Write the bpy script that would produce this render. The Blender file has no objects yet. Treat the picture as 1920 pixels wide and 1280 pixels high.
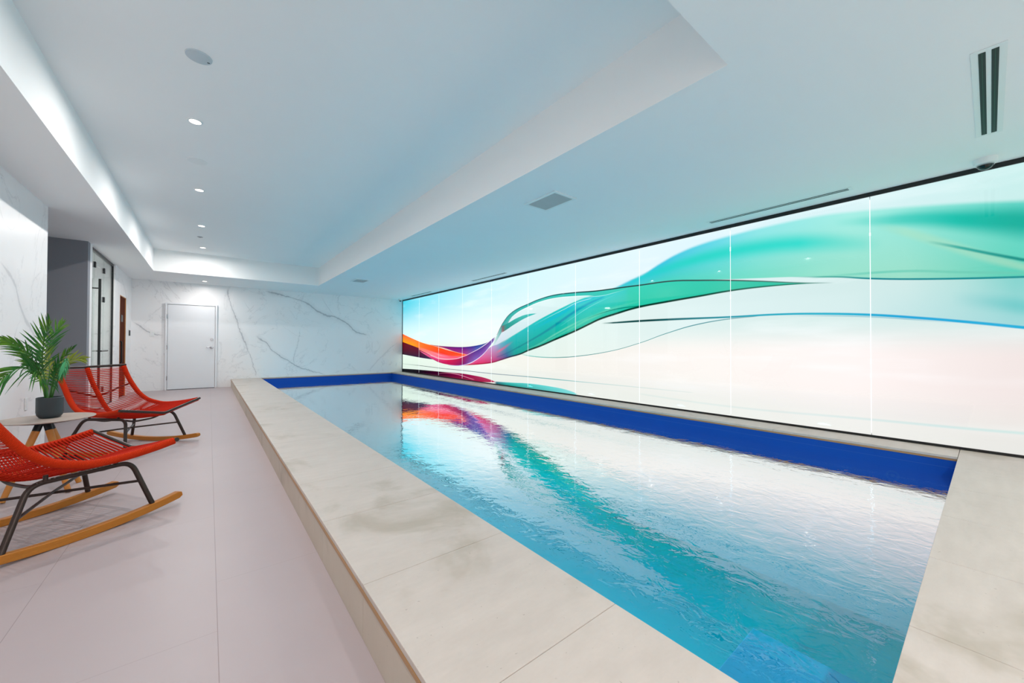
import bpy, bmesh, math, random
from mathutils import Vector, Matrix
random.seed(4)
SC = bpy.context.scene
COL = SC.collection

# ------------------------------------------------------------------ camera
CAM_H = 1.0595
FPX = 713.886
_y, _p, _r = math.radians(38.522), math.radians(.6301), math.radians(.157)
F = Vector((math.sin(_y)*math.cos(_p), math.cos(_y)*math.cos(_p), math.sin(_p)))
R0 = Vector((math.cos(_y), -math.sin(_y), 0)); U0 = R0.cross(F)
R = R0*math.cos(_r) + U0*math.sin(_r); U = -R0*math.sin(_r) + U0*math.cos(_r)
CAM = Vector((0, 0, CAM_H))
cd = bpy.data.cameras.new('camera'); cam = bpy.data.objects.new('camera', cd); COL.objects.link(cam)
m = Matrix.Identity(4)
for i in range(3):
    m[i][0] = R[i]; m[i][1] = U[i]; m[i][2] = -F[i]; m[i][3] = CAM[i]
cam.matrix_world = m
cd.sensor_fit = 'HORIZONTAL'; cd.sensor_width = 36; cd.lens = FPX/1920*36; cd.clip_start = .02
SC.camera = cam

def at(u, v, ax, val):
    """the point of the plane ax = val that the photograph shows at (u, v)"""
    d = F + R*((u-960)/FPX) + U*((640-v)/FPX)
    i = 'xyz'.index(ax)
    return CAM + d*((val-CAM[i])/d[i])

# ------------------------------------------------------------------ world, view, lights
w = bpy.data.worlds.new('world'); SC.world = w; w.use_nodes = True
w.node_tree.nodes['Background'].inputs[0].default_value = (.5, .5, .5, 1)
w.node_tree.nodes['Background'].inputs[1].default_value = 0.3
SC.view_settings.view_transform = 'Standard'; SC.view_settings.look = 'None'
SC.view_settings.exposure = 0.25; SC.view_settings.gamma = 1.0
cy = SC.cycles
cy.max_bounces = 10; cy.diffuse_bounces = 6; cy.glossy_bounces = 4; cy.transmission_bounces = 4; cy.transparent_max_bounces = 12
cy.caustics_reflective = True; cy.caustics_refractive = False
cy.sample_clamp_indirect = 3.0; cy.use_denoising = True
try: cy.denoiser = 'OPENIMAGEDENOISE'
except Exception: pass

MURAL_POWER = .93
SPOT_POWER = 16.5
POOL_FILL_POWER = 60.0  # for the added underwater lamps

def area_light(name, loc, size, power, color, rot=(0, 0, 0)):
    l = bpy.data.lights.new(name, 'AREA'); l.shape = 'DISK'; l.size = size; l.energy = power; l.color = color; l.spread = math.radians(175)
    o = bpy.data.objects.new(name, l); COL.objects.link(o); o.location = loc; o.rotation_euler = rot
    return o

# ------------------------------------------------------------------ dimensions
XR, XL, YF, YN = 4.965, -1.37, 12.0, -1.793
ZC, ZU = 2.541, 2.985
CX0, CX1, CY0, CY1 = -.88, 2.125, .851, 10.42
PX0, PX1, PY0, PY1 = 1.068, 4.608, .159, 11.978
KX, KZ, WZ = .443, .196, .025

# ------------------------------------------------------------------ helpers: objects
def tag(o, label=None, cat=None, group=None, kind=None):
    if label: o['label'] = label
    if cat: o['category'] = cat
    if group: o['group'] = group
    if kind: o['kind'] = kind
    return o
def empty(name, loc=(0, 0, 0), rz=0):
    o = bpy.data.objects.new(name, None); COL.objects.link(o); o.location = loc; o.rotation_euler = (0, 0, rz)
    o.empty_display_size = .1
    return o
def copy_tree(o, parent=None):
    c = o.copy(); COL.objects.link(c)
    if parent: c.parent = parent
    for ch in list(o.children): copy_tree(ch, c)
    return c

class MB:
    """collects shapes and links them as ONE mesh object"""
    def __init__(s): s.bm = bmesh.new()
    def box(s, a, b, bev=0):
        x0, y0, z0 = a; x1, y1, z1 = b
        v = [s.bm.verts.new(p) for p in ((x0,y0,z0),(x1,y0,z0),(x1,y1,z0),(x0,y1,z0),(x0,y0,z1),(x1,y0,z1),(x1,y1,z1),(x0,y1,z1))]
        fs = [s.bm.faces.new([v[i] for i in q]) for q in ((3,2,1,0),(4,5,6,7),(0,1,5,4),(1,2,6,5),(2,3,7,6),(3,0,4,7))]
        if bev:
            es = {e for f in fs for e in f.edges}
            bmesh.ops.bevel(s.bm, geom=list(es), offset=bev, segments=2, affect='EDGES', profile=.5)
        return s
    def quad(s, pts):
        s.bm.faces.new([s.bm.verts.new(p) for p in pts]); return s
    def tube(s, path, r, n=12, caps=True, flat=1.0):
        path = [Vector(p) for p in path]
        rs = r if isinstance(r, (list, tuple)) else [r]*len(path)
        t0 = (path[1]-path[0]).normalized()
        up = Vector((0, 0, 1)) if abs(t0.z) < .9 else Vector((1, 0, 0))
        nrm = (up - t0*up.dot(t0)).normalized()
        rings = []
        for i, p in enumerate(path):
            a = path[i]-path[i-1] if i else path[1]-path[0]
            b = path[i+1]-path[i] if i < len(path)-1 else path[i]-path[i-1]
            t = (a.normalized()+b.normalized())
            t = t.normalized() if t.length > 1e-6 else a.normalized()
            nrm = (nrm - t*nrm.dot(t)).normalized(); bi = t.cross(nrm)
            rings.append([s.bm.verts.new(p + (nrm*math.cos(k*2*math.pi/n)*flat + bi*math.sin(k*2*math.pi/n))*rs[i]) for k in range(n)])
        for a, b in zip(rings, rings[1:]):
            for k in range(n): s.bm.faces.new((a[k], a[(k+1) % n], b[(k+1) % n], b[k]))
        if caps: s.bm.faces.new(rings[0][::-1]); s.bm.faces.new(rings[-1])
        return s
    def lathe(s, prof, c=(0, 0, 0), n=48):
        rings = []
        for r, z in prof:
            if r < 1e-5: rings.append([s.bm.verts.new((c[0], c[1], c[2]+z))])
            else: rings.append([s.bm.verts.new((c[0]+r*math.cos(k*2*math.pi/n), c[1]+r*math.sin(k*2*math.pi/n), c[2]+z)) for k in range(n)])
        for a, b in zip(rings, rings[1:]):
            for k in range(n):
                q = [a[k % len(a)], a[(k+1) % len(a)], b[(k+1) % len(b)], b[k % len(b)]]
                u = []
                for v in q:
                    if v not in u: u.append(v)
                if len(u) > 2: s.bm.faces.new(u)
        return s
    def build(s, name, mat, parent=None, smooth=False, bevel=0):
        bmesh.ops.recalc_face_normals(s.bm, faces=s.bm.faces)
        me = bpy.data.meshes.new(name); s.bm.to_mesh(me); s.bm.free()
        me.materials.append(mat)
        if smooth:
            me.polygons.foreach_set('use_smooth', [True]*len(me.polygons))
            try: me.set_sharp_from_angle(angle=math.radians(40))
            except Exception: pass
        o = bpy.data.objects.new(name, me); COL.objects.link(o)
        if parent: o.parent = parent
        if bevel:
            b = o.modifiers.new('bevel', 'BEVEL'); b.width = bevel; b.segments = 2; b.limit_method = 'ANGLE'
        return o
def struct(name, mb, mat, label=None, **k):
    return tag(mb.build(name, mat, **k), label, kind='structure')

def spline(P, n=8):
    """Catmull-Rom through the points"""
    P = [Vector(p) for p in P]; Q = [P[0]*2-P[1]] + P + [P[-1]*2-P[-2]]; out = []
    for i in range(1, len(Q)-2):
        for k in range(n):
            t = k/n; a, b, c, d = Q[i-1], Q[i], Q[i+1], Q[i+2]
            out.append(.5*((2*b) + (c-a)*t + (2*a-5*b+4*c-d)*t*t + (3*b-a-3*c+d)*t**3))
    out.append(P[-1]); return out
def resample(path, n):
    L = [0]
    for a, b in zip(path, path[1:]): L.append(L[-1] + (b-a).length)
    out = []; j = 0
    for i in range(n):
        d = L[-1]*i/(n-1)
        while j < len(L)-2 and L[j+1] < d: j += 1
        t = (d-L[j])/max(L[j+1]-L[j], 1e-9)
        out.append(path[j].lerp(path[j+1], min(max(t, 0), 1)))
    return out
def rounded(P, r, n=6):
    """polyline with its corners rounded"""
    P = [Vector(p) for p in P]; out = [P[0]]
    for i in range(1, len(P)-1):
        a = (P[i-1]-P[i]); b = (P[i+1]-P[i]); rr = min(r, a.length*.45, b.length*.45)
        p0 = P[i]+a.normalized()*rr; p1 = P[i]+b.normalized()*rr
        for k in range(n+1):
            t = k/n; out.append(p0*(1-t)**2 + P[i]*2*t*(1-t) + p1*t*t)
    out.append(P[-1]); return out

# ------------------------------------------------------------------ helpers: materials
def lin(c):
    return tuple(((x/255)/12.92 if x/255 <= .04045 else ((x/255+.055)/1.055)**2.4) for x in c[:3])
class NT:
    def __init__(s, name):
        s.mat = bpy.data.materials.new(name); s.mat.use_nodes = True
        s.t = s.mat.node_tree; s.t.nodes.clear()
        s.out = s.t.nodes.new('ShaderNodeOutputMaterial')
    def n(s, typ, **k):
        o = s.t.nodes.new('ShaderNode'+typ)
        for a, b in k.items(): setattr(o, a, b)
        return o
    def link(s, a, b): s.t.links.new(a, b)
    def put(s, sock, v):
        if isinstance(v, bpy.types.NodeSocket): s.link(v, sock)
        elif isinstance(v, (tuple, list)) and len(v) == 3 and sock.type == 'RGBA': sock.default_value = (*v, 1)
        else: sock.default_value = v
    def m(s, op, a, b=None, c=None, clamp=False):
        o = s.n('Math', operation=op, use_clamp=clamp); s.put(o.inputs[0], a)
        if b is not None: s.put(o.inputs[1], b)
        if c is not None: s.put(o.inputs[2], c)
        return o.outputs[0]
    def ss(s, x, e0, e1):
        o = s.n('MapRange', interpolation_type='SMOOTHSTEP'); s.put(o.inputs[0], x); s.put(o.inputs[1], e0); s.put(o.inputs[2], e1)
        return o.outputs[0]
    def mix(s, f, a, b, mode='MIX'):
        o = s.n('Mix', data_type='RGBA', blend_type=mode)
        s.put(o.inputs[0], f); s.put(o.inputs[6], a); s.put(o.inputs[7], b); return o.outputs[2]
    def pos(s):
        g = s.n('NewGeometry'); x = s.n('SeparateXYZ'); s.link(g.outputs['Position'], x.inputs[0]); return g.outputs['Position'], x.outputs
    def noise(s, vec=None, scale=5, detail=4, rough=.5, stretch=None, dist=0):
        if vec is None: vec = s.pos()[0]
        if stretch:
            mp = s.n('Mapping'); s.link(vec, mp.inputs[0]); mp.inputs[3].default_value = stretch; vec = mp.outputs[0]
        o = s.n('TexNoise'); s.link(vec, o.inputs['Vector']); o.inputs['Scale'].default_value = scale
        o.inputs['Detail'].default_value = detail; o.inputs['Roughness'].default_value = rough; o.inputs['Distortion'].default_value = dist
        return o.outputs[0]
    def ramp(s, x, stops, interp='LINEAR'):
        o = s.n('ValToRGB'); s.put(o.inputs[0], x); r = o.color_ramp; r.interpolation = interp
        while len(r.elements) < len(stops): r.elements.new(.5)
        for e, (p, c) in zip(r.elements, sorted(stops, key=lambda q: q[0])):
            e.position = p; e.color = c if len(c) == 4 else (*c, 1)
        return o.outputs[0], o.outputs[1]
    def bump(s, h, strength=.3, dist=.01, nrm=None):
        o = s.n('Bump'); s.put(o.inputs['Height'], h); o.inputs['Strength'].default_value = strength; o.inputs['Distance'].default_value = dist
        if nrm is not None: s.link(nrm, o.inputs['Normal'])
        return o.outputs[0]
    def bsdf(s, color, rough=.5, metal=0, nrm=None, spec=.5, **k):
        o = s.n('BsdfPrincipled'); s.put(o.inputs['Base Color'], color); s.put(o.inputs['Roughness'], rough)
        o.inputs['Metallic'].default_value = metal; o.inputs['Specular IOR Level'].default_value = spec
        if nrm is not None: s.link(nrm, o.inputs['Normal'])
        for a, b in k.items(): s.put(o.inputs[a.replace('_', ' ')], b)
        s.link(o.outputs[0], s.out.inputs[0]); return o

def simple(name, rgb, rough=.5, metal=0, var=.04, scale=8, bump=0, spec=.5, **k):
    t = NT(name); c = lin(rgb); f = t.noise(scale=scale)
    a = tuple(x*(1-var) for x in c); b = tuple(min(x*(1+var), 1) for x in c)
    col = t.mix(f, a, b)
    nr = t.bump(t.noise(scale=scale*12), bump, .002) if bump else None
    t.bsdf(col, rough, metal, nr, spec, **k); return t.mat

def wood(name, a, b, axis=0, rough=.42, spec=.5):
    t = NT(name); co = t.n('TexCoord').outputs['Object']
    st = [14, 14, 14]; st[axis] = 1.2
    f = t.noise(co, 6, 6, .6, tuple(st), .6); g = t.noise(co, 30, 3, .6, tuple(st))
    c = t.mix(t.m('MULTIPLY_ADD', g, .35, t.m('MULTIPLY', f, .65)), lin(a), lin(b))
    t.bsdf(c, rough, nrm=t.bump(g, .15, .002), spec=spec); return t.mat

def float_curve(t, x, pts):
    o = t.n('FloatCurve'); t.put(o.inputs['Value'], x); c = o.mapping.curves[0]
    o.mapping.use_clip = True
    o.mapping.extend = 'HORIZONTAL'
    pts = sorted(pts)
    while len(c.points) < len(pts): c.points.new(.5, .5)
    for p, (a, b) in zip(c.points, pts): p.location = (a, b); p.handle_type = 'AUTO'
    o.mapping.update(); return o.outputs[0]

# ---- painted ceiling / soffit
M = {}
M['white_paint'] = simple('white_ceiling_paint', (245, 246, 246), .8, var=.01, scale=2)
M['shade_grey'] = simple('shade_grey_wall', (138, 140, 148), .75, var=.03, scale=3)  # shade of the unlit alcove, put into the wall colour
M['white_gloss'] = simple('white_door_paint', (236, 238, 242), .35, var=.01)
M['white_plastic'] = simple('white_plastic', (235, 238, 238), .35, var=.01)
M['black_metal'] = simple('black_metal', (12, 14, 16), .35, var=.1)
M['dark_slot'] = simple('dark_slot', (2, 9, 7), .5, var=.1)
M['vent_grey'] = simple('vent_backing_grey', (176, 188, 190), .6)
M['chrome'] = simple('chrome', (190, 190, 195), .18, 1, var=.02)
M['bronze_metal'] = simple('bronze_tube_metal', (64, 52, 48), .32, .6, var=.1)
M['stone_table'] = simple('grey_laminate', (176, 160, 150), .45, var=.08, scale=20)
M['dark_socket'] = simple('dark_metal_socket', (30, 34, 38), .4, .3)
M['pot'] = simple('charcoal_ceramic', (52, 62, 68), .5, var=.12, scale=6, bump=.1)
M['soil'] = simple('potting_soil', (48, 36, 26), .95, var=.4, scale=60, bump=.6)
M['runner_wood'] = wood('oiled_teak', (168, 98, 22), (206, 132, 44), 0)
M['leg_wood'] = wood('oiled_oak', (196, 116, 40), (226, 152, 70), 2)
M['sauna_wood'] = wood('sauna_cedar', (66, 24, 4), (92, 36, 7), 2, .8, .1)
M['casing_wood'] = wood('light_pine_casing', (180, 118, 62), (206, 146, 92), 2)
M['trim_bronze'] = simple('bronze_edge_trim', (176, 134, 92), .4, .2, var=.08)
M['stem'] = simple('green_stem', (56, 110, 40), .5, var=.25, scale=30)

# ---- marble with veins
def marble(name, veins, hx, base=(247, 246, 247), warp=.035):
    """veins: list of (points (h, z), width m, strength, 'h' or 'z' = the coordinate it runs along)"""
    t = NT(name); P, (x, y, z) = t.pos(); h = x if hx == 'x' else y
    wn = t.noise(P, 4.5, 6, .62); wn2 = t.noise(P, 16, 4, .6)
    wob = t.m('MULTIPLY_ADD', t.m('SUBTRACT', wn2, .5), .03, t.m('MULTIPLY', t.m('SUBTRACT', wn, .5), warp*4))
    brk = t.ss(t.noise(P, 2.2, 3, .6), .34, .6)
    wide = t.ss(t.noise(P, 1.3, 2), .35, .7)
    tot = None
    lo, hi = (-2, 4.98) if hx == 'x' else (-2, 12.2)
    for pts, wd, st, along in veins:
        if along == 'h':
            u = t.m('DIVIDE', t.m('SUBTRACT', h, lo), hi-lo)
            c = float_curve(t, u, [((a-lo)/(hi-lo), b/3) for a, b in pts]); d = t.m('SUBTRACT', z, t.m('MULTIPLY', c, 3))
            e0, e1 = (pts[0][0], pts[-1][0]); q = h
        else:
            pts = sorted(pts, key=lambda p: p[1])
            c = float_curve(t, t.m('DIVIDE', z, 3), [(b/3, (a-lo)/(hi-lo)) for a, b in pts])
            d = t.m('SUBTRACT', h, t.m('MULTIPLY_ADD', c, hi-lo, lo)); e0, e1 = pts[0][1], pts[-1][1]; q = z
        e0, e1 = min(e0, e1), max(e0, e1)
        d = t.m('ABSOLUTE', t.m('ADD', d, wob))
        ww = t.m('MULTIPLY', t.m('MULTIPLY_ADD', wide, 1.3, .35), wd)
        core = t.m('SUBTRACT', 1, t.ss(d, t.m('MULTIPLY', ww, .3), ww))
        halo = t.m('MULTIPLY', t.m('SUBTRACT', 1, t.ss(d, 0, t.m('MULTIPLY', ww, 5))), .22)
        a = t.m('MULTIPLY', t.m('MAXIMUM', core, halo), st*.75)
        a = t.m('MULTIPLY', a, t.m('MULTIPLY', t.ss(q, e0-.03, e0+.12), t.m('SUBTRACT', 1, t.ss(q, e1-.12, e1+.03))))
        tot = a if tot is None else t.m('MAXIMUM', tot, a)
    # faint veins of the slab itself
    n1 = t.noise(P, .9, 8, .62, dist=1.2); f1 = t.m('SUBTRACT', 1, t.ss(t.m('ABSOLUTE', t.m('SUBTRACT', n1, .5)), .0, .012))
    f1 = t.m('MULTIPLY', t.m('MULTIPLY', f1, brk), .22)
    tot = f1 if tot is None else t.m('MAXIMUM', tot, f1)
    cl = t.noise(P, 1.1, 3, .5)
    col = t.mix(cl, lin(base), lin(tuple(b-7 for b in base)))
    col = t.mix(tot, col, lin((136, 138, 146)))
    t.bsdf(col, .32, spec=.4); return t.mat

def wallpts(L, ax, val, hx):
    out = []
    for u, v in L:
        p = at(u, v, ax, val); out.append((p.x if hx == 'x' else p.y, p.z))
    return out
W = lambda L: wallpts(L, 'y', YF, 'x')
M['marble_back'] = marble('marble_back', [
    (W([(498, 546), (540, 556), (578, 570), (604, 588), (632, 596), (652, 608), (668, 622), (690, 628)]), .022, .75, 'h'),
    (W([(480, 630), (497, 641), (512, 658), (540, 677), (560, 688), (585, 695), (612, 703)]), .018, .8, 'h'),
    (W([(428, 540), (429, 563), (441, 590), (450, 618), (462, 648), (474, 680), (481, 706)]), .016, .75, 'z'),
    (W([(456, 560), (466, 578), (476, 590)]), .008, .5, 'h'),
    (W([(602, 552), (612, 572), (627, 592)]), .008, .5, 'h'),
    (W([(563, 616), (560, 640), (555, 656), (550, 684)]), .009, .5, 'z'),
    (W([(248, 602), (264, 612), (284, 624), (306, 630)]), .016, .75, 'h'),
    (W([(280, 592), (296, 580), (309, 572)]), .007, .45, 'h'),
    (W([(526, 604), (545, 622), (570, 632)]), .006, .35, 'h'),
    (W([(690, 696), (712, 672), (735, 650), (748, 640)]), .008, .45, 'h'),
    (W([(500, 548), (518, 552)]), .008, .5, 'h'),
    (W([(680, 600), (690, 588), (702, 584)]), .007, .35, 'h'),
], 'x')
Wl = lambda L: wallpts(L, 'x', XL, 'y')
M['marble_left'] = marble('marble_left', [
    (Wl([(0, 492), (14, 510), (28, 535), (36, 565), (48, 600), (60, 622), (70, 640)]), .03, .5, 'h'),
    (Wl([(28, 340), (30, 356), (33, 372)]), .016, .4, 'h'),
    (Wl([(55, 545), (68, 520), (80, 505)]), .01, .3, 'h'),
    (Wl([(228, 520), (236, 550), (243, 590)]), .02, .5, 'h'),
], 'y')
M['marble_plain'] = marble('marble_plain', [([(-2, 1.7), (1, 1.4), (3, 1.9)], .01, .2, 'h')], 'x')

# ---- floor tiles
t = NT('floor_tile'); P, (x, y, z) = t.pos()
jx = t.m('ABSOLUTE', t.m('SUBTRACT', t.m('FRACT', t.m('DIVIDE', t.m('SUBTRACT', x, .035-6.05), .605)), .5))
row = t.m('FLOOR', t.m('DIVIDE', t.m('SUBTRACT', x, .035-6.05), .605))
yo = t.m('MULTIPLY_ADD', row, -.37, t.m('SUBTRACT', y, 2.39-1.21*6-.37*9*-1))
jy = t.m('ABSOLUTE', t.m('SUBTRACT', t.m('FRACT', t.m('DIVIDE', yo, 1.21)), .5))
j = t.m('MAXIMUM', t.ss(jx, .5-.003, .5-.0012), t.m('MULTIPLY', t.ss(jy, .5-.0013, .5-.0006), .6))
cl = t.noise(P, 1.6, 4, .6); fine = t.noise(P, 40, 3, .6, (1, .25, 1))
col = t.mix(cl, lin((174, 160, 162)), lin((184, 170, 172)))
col = t.mix(t.m('MULTIPLY', fine, .12), col, lin((172, 162, 163)))
col = t.mix(t.m('MULTIPLY', j, .65), col, lin((140, 124, 122)))
t.bsdf(col, .42, spec=.35, nrm=t.bump(t.m('SUBTRACT', 1, j), .3, .001)); M['floor'] = t.mat

# ---- beige stone of the coping (per slab variation by position)
def stone(name, base, dark, stretch):
    t = NT(name); P, (x, y, z) = t.pos()
    a = t.noise(P, 2.2, 6, .65, stretch); b = t.noise(P, 9, 6, .65, stretch); c = t.noise(P, 60, 3, .6)
    blot = t.ss(t.noise(P, 1.7, 5, .6, dist=.5), .52, .7)
    sp = t.ss(t.noise(P, 75, 2, .5), .73, .77)
    cc = t.mix(t.m('MULTIPLY_ADD', b, .4, t.m('MULTIPLY', a, .6)), lin(dark), lin(base))
    cc = t.mix(t.m('MULTIPLY', blot, .7), cc, lin((170, 158, 142)))
    cc = t.mix(t.m('MULTIPLY', c, .10), cc, lin((170, 158, 146)))
    cc = t.mix(t.m('MULTIPLY', sp, .35), cc, lin((120, 104, 92)))
    t.bsdf(cc, .5, spec=.3, nrm=t.bump(b, .14, .003)); return t.mat
M['stone'] = stone('travertine_slab', (224, 212, 204), (184, 173, 165), (1.0, 3.0, 1))
M['stone_riser'] = stone('travertine_riser', (214, 202, 188), (186, 172, 156), (2, 1.2, .5))

# ---- pool tiles and water
t = NT('blue_pool_tile'); P, (x, y, z) = t.pos()
n1 = t.noise(P, 1.1, 2)
lvl = t.ss(z, -.30, WZ-.02)
col = t.mix(lvl, lin((26, 180, 198)), lin((2, 76, 176)))
col = t.mix(t.m('MULTIPLY', n1, .2), col, lin((2, 64, 158)))
jz = t.m('ABSOLUTE', t.m('SUBTRACT', t.m('FRACT', t.m('DIVIDE', t.m('ADD', z, 5), .15)), .5))
col = t.mix(t.m('MULTIPLY', t.ss(jz, .485, .5), .12), col, lin((150, 190, 220)))
t.bsdf(col, .5, spec=.2); M['pool_tile'] = t.mat
t = NT('pool_floor'); P, (x, y, z) = t.pos()
col = t.mix(t.noise(P, .8, 3), lin((16, 172, 192)), lin((36, 188, 204)))
t.bsdf(col, .5); M['pool_floor'] = t.mat
M['pool_step'] = simple('pool_step', (150, 190, 232), .5, var=.06, scale=3)

t = NT('water'); P, (x, y, z) = t.pos()
near = t.m('SUBTRACT', 1, t.ss(y, .8, 6.5))
ra = t.noise(P, 3.2, 3, .55, (1.0, 1.0, 1)); rb = t.noise(P, 8.5, 3, .55, (1.25, 1, 1), .8); rc = t.noise(P, 26, 2, .5, (1.3, 1, 1), .3)
hh = t.m('ADD', t.m('MULTIPLY', ra, .5), t.m('MULTIPLY', rb, t.m('MULTIPLY_ADD', near, .30, .10)))
hh = t.m('ADD', hh, t.m('MULTIPLY', rc, t.m('MULTIPLY_ADD', near, .035, .02)))
nb = t.n('Bump'); t.link(hh, nb.inputs['Height']); nb.inputs['Strength'].default_value = 1.0; nb.inputs['Distance'].default_value = .005
fr = t.n('Fresnel'); fr.inputs['IOR'].default_value = 1.36; t.link(nb.outputs[0], fr.inputs['Normal'])
gl = t.n('BsdfGlossy'); gl.inputs['Roughness'].default_value = .0; gl.inputs['Color'].default_value = (1, 1, 1, 1); t.link(nb.outputs[0], gl.inputs['Normal'])
tr = t.n('BsdfTransparent'); tr.inputs['Color'].default_value = (.18, .86, .92, 1)
mx = t.n('MixShader'); t.link(t.m('MINIMUM', t.m('POWER', t.m('MULTIPLY', fr.outputs[0], 5.0), 1.6), .90), mx.inputs[0]); t.link(tr.outputs[0], mx.inputs[1]); t.link(gl.outputs[0], mx.inputs[2])
t.link(mx.outputs[0], t.out.inputs[0]); M['water'] = t.mat

# ---- glass
t = NT('clear_glass')
lw = t.n('LayerWeight'); lw.inputs['Blend'].default_value = .5
fr = t.m('MULTIPLY_ADD', t.m('POWER', lw.outputs['Facing'], 5.0), .80, .035)
gl = t.n('BsdfGlossy'); gl.inputs['Roughness'].default_value = .01
tr = t.n('BsdfTransparent'); tr.inputs['Color'].default_value = (.9, .95, .94, 1)
mx = t.n('MixShader'); t.link(fr, mx.inputs[0]); t.link(tr.outputs[0], mx.inputs[1]); t.link(gl.outputs[0], mx.inputs[2])
t.link(mx.outputs[0], t.out.inputs[0]); M['glass'] = t.mat

def glow(name, rgb, strength):
    t = NT(name); e = t.n('Emission'); e.inputs[0].default_value = (*lin(rgb), 1); e.inputs[1].default_value = strength
    t.link(e.outputs[0], t.out.inputs[0]); return t.mat
M['lamp_glow'] = glow('lamp_glow', (255, 240, 226), 6)
M['fill_lens_glow'] = glow('added_pool_lens_glow', (236, 250, 255), 2)  # glowing lens of the added underwater lamps
M['seam_glow'] = glow('seam_glow', (240, 250, 255), 1.1)

# ---- red rope
t = NT('red_rope'); co = t.n('TexCoord').outputs['Object']
f = t.noise(co, 60, 3)
t.bsdf(t.mix(f, lin((176, 24, 7)), lin((204, 40, 11))), .8, spec=.15, nrm=t.bump(t.noise(co, 220, 2), .4, .002)); M['rope'] = t.mat
t = NT('red_rope_wrapping'); sep = t.n('SeparateXYZ'); t.link(t.n('TexCoord').outputs['Object'], sep.inputs[0])
wv = t.m('SINE', t.m('MULTIPLY', t.m('SUBTRACT', sep.outputs[0], t.m('MULTIPLY', sep.outputs[2], .8)), 900))
t.bsdf(t.mix(t.m('MULTIPLY_ADD', wv, .25, .5), lin((176, 30, 4)), lin((214, 58, 10))), .8, spec=.15, nrm=t.bump(wv, .5, .002)); M['rope_wrap'] = t.mat

# ---- palm leaf
t = NT('palm_leaf'); co = t.n('TexCoord').outputs['Object']
f = t.noise(co, 7, 3, .6)
c = t.ramp(f, [(.25, lin((16, 74, 26))), (.5, lin((34, 112, 34))), (.66, lin((96, 140, 30))), (.8, lin((168, 170, 60)))])[0]
t.bsdf(c, .45, spec=.4, Subsurface_Weight=.0); M['leaf'] = t.mat
M['leaf_bright'] = simple('pale_palm_leaf', (150, 160, 62), .45, var=.3, scale=8)
M['leaf_blue'] = simple('blue_green_palm_leaf', (60, 150, 96), .45, var=.3, scale=8)

# ================================================================== THE MURAL'S PICTURE (curves on the wall x = XR)
t = T = z = P = base = None
def tp(u):
    return math.sqrt(max(at(u, 600, 'x', XR).y + 2.0, 0)/14.2)
def cpts(L):
    out = []
    for u, v in L:
        p = at(u, v, 'x', XR); out.append((math.sqrt((p.y+2.0)/14.2), p.z/2.7))
    return out
def curve(L): return t.m('MULTIPLY', float_curve(t, T, cpts(L)), 2.7)
def ramp_u(stops):
    """stops: (u, rgb[, alpha]); alpha is carried in the ramp"""
    return t.ramp(T, [(tp(s[0]), (*lin(s[1]), s[2] if len(s) > 2 else 1)) for s in stops])
def over(col, alpha):
    global base
    base = t.mix(alpha, base, col)
def gate(L):
    u0, u1 = min(p[0] for p in L), max(p[0] for p in L); g = None
    if u0 > 760: e = tp(u0); g = t.m('SUBTRACT', 1, t.ss(T, e-.0035, e+.0015))
    if u1 < 1900:
        e = tp(u1); h = t.ss(T, e-.0015, e+.0035); g = h if g is None else t.m('MULTIPLY', g, h)
    return g
def draw_band(top, bot, ctop, cbot, st=.012, sb=.012, op=1.0, gam=1.0):
    Tc, Bc = curve(top), curve(bot)
    u0, u1 = min(p[0] for p in top), max(p[0] for p in top)
    a = t.m('MULTIPLY', t.ss(t.m('SUBTRACT', Tc, z), 0, st), t.ss(t.m('SUBTRACT', z, Bc), 0, sb))
    q = t.m('DIVIDE', t.m('SUBTRACT', z, Bc), t.m('MAXIMUM', t.m('SUBTRACT', Tc, Bc), .004))
    q = t.m('MINIMUM', t.m('MAXIMUM', q, 0), 1)
    if gam != 1: q = t.m('POWER', q, gam)
    r1, a1 = ramp_u(ctop); r2, a2 = ramp_u(cbot)
    a = t.m('MULTIPLY', a, t.m('MULTIPLY', a1, op)); g = gate(top)
    if g is not None: a = t.m('MULTIPLY', a, g)
    over(t.mix(q, r2, r1), a)
def draw_stroke(L, w, cols, op=1.0, soft=.35):
    C = curve(L); d = t.m('ABSOLUTE', t.m('SUBTRACT', z, C))
    r1, a1 = ramp_u(cols)
    if not isinstance(w, (int, float)):
        w = float_curve(t, T, [(tp(u), ww) for u, ww in w])
    a = t.m('SUBTRACT', 1, t.ss(d, t.m('MULTIPLY', w, soft), w))
    a = t.m('MULTIPLY', a, t.m('MULTIPLY', a1, op)); g = gate(L)
    if g is not None: a = t.m('MULTIPLY', a, g)
    over(r1, a)

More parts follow.
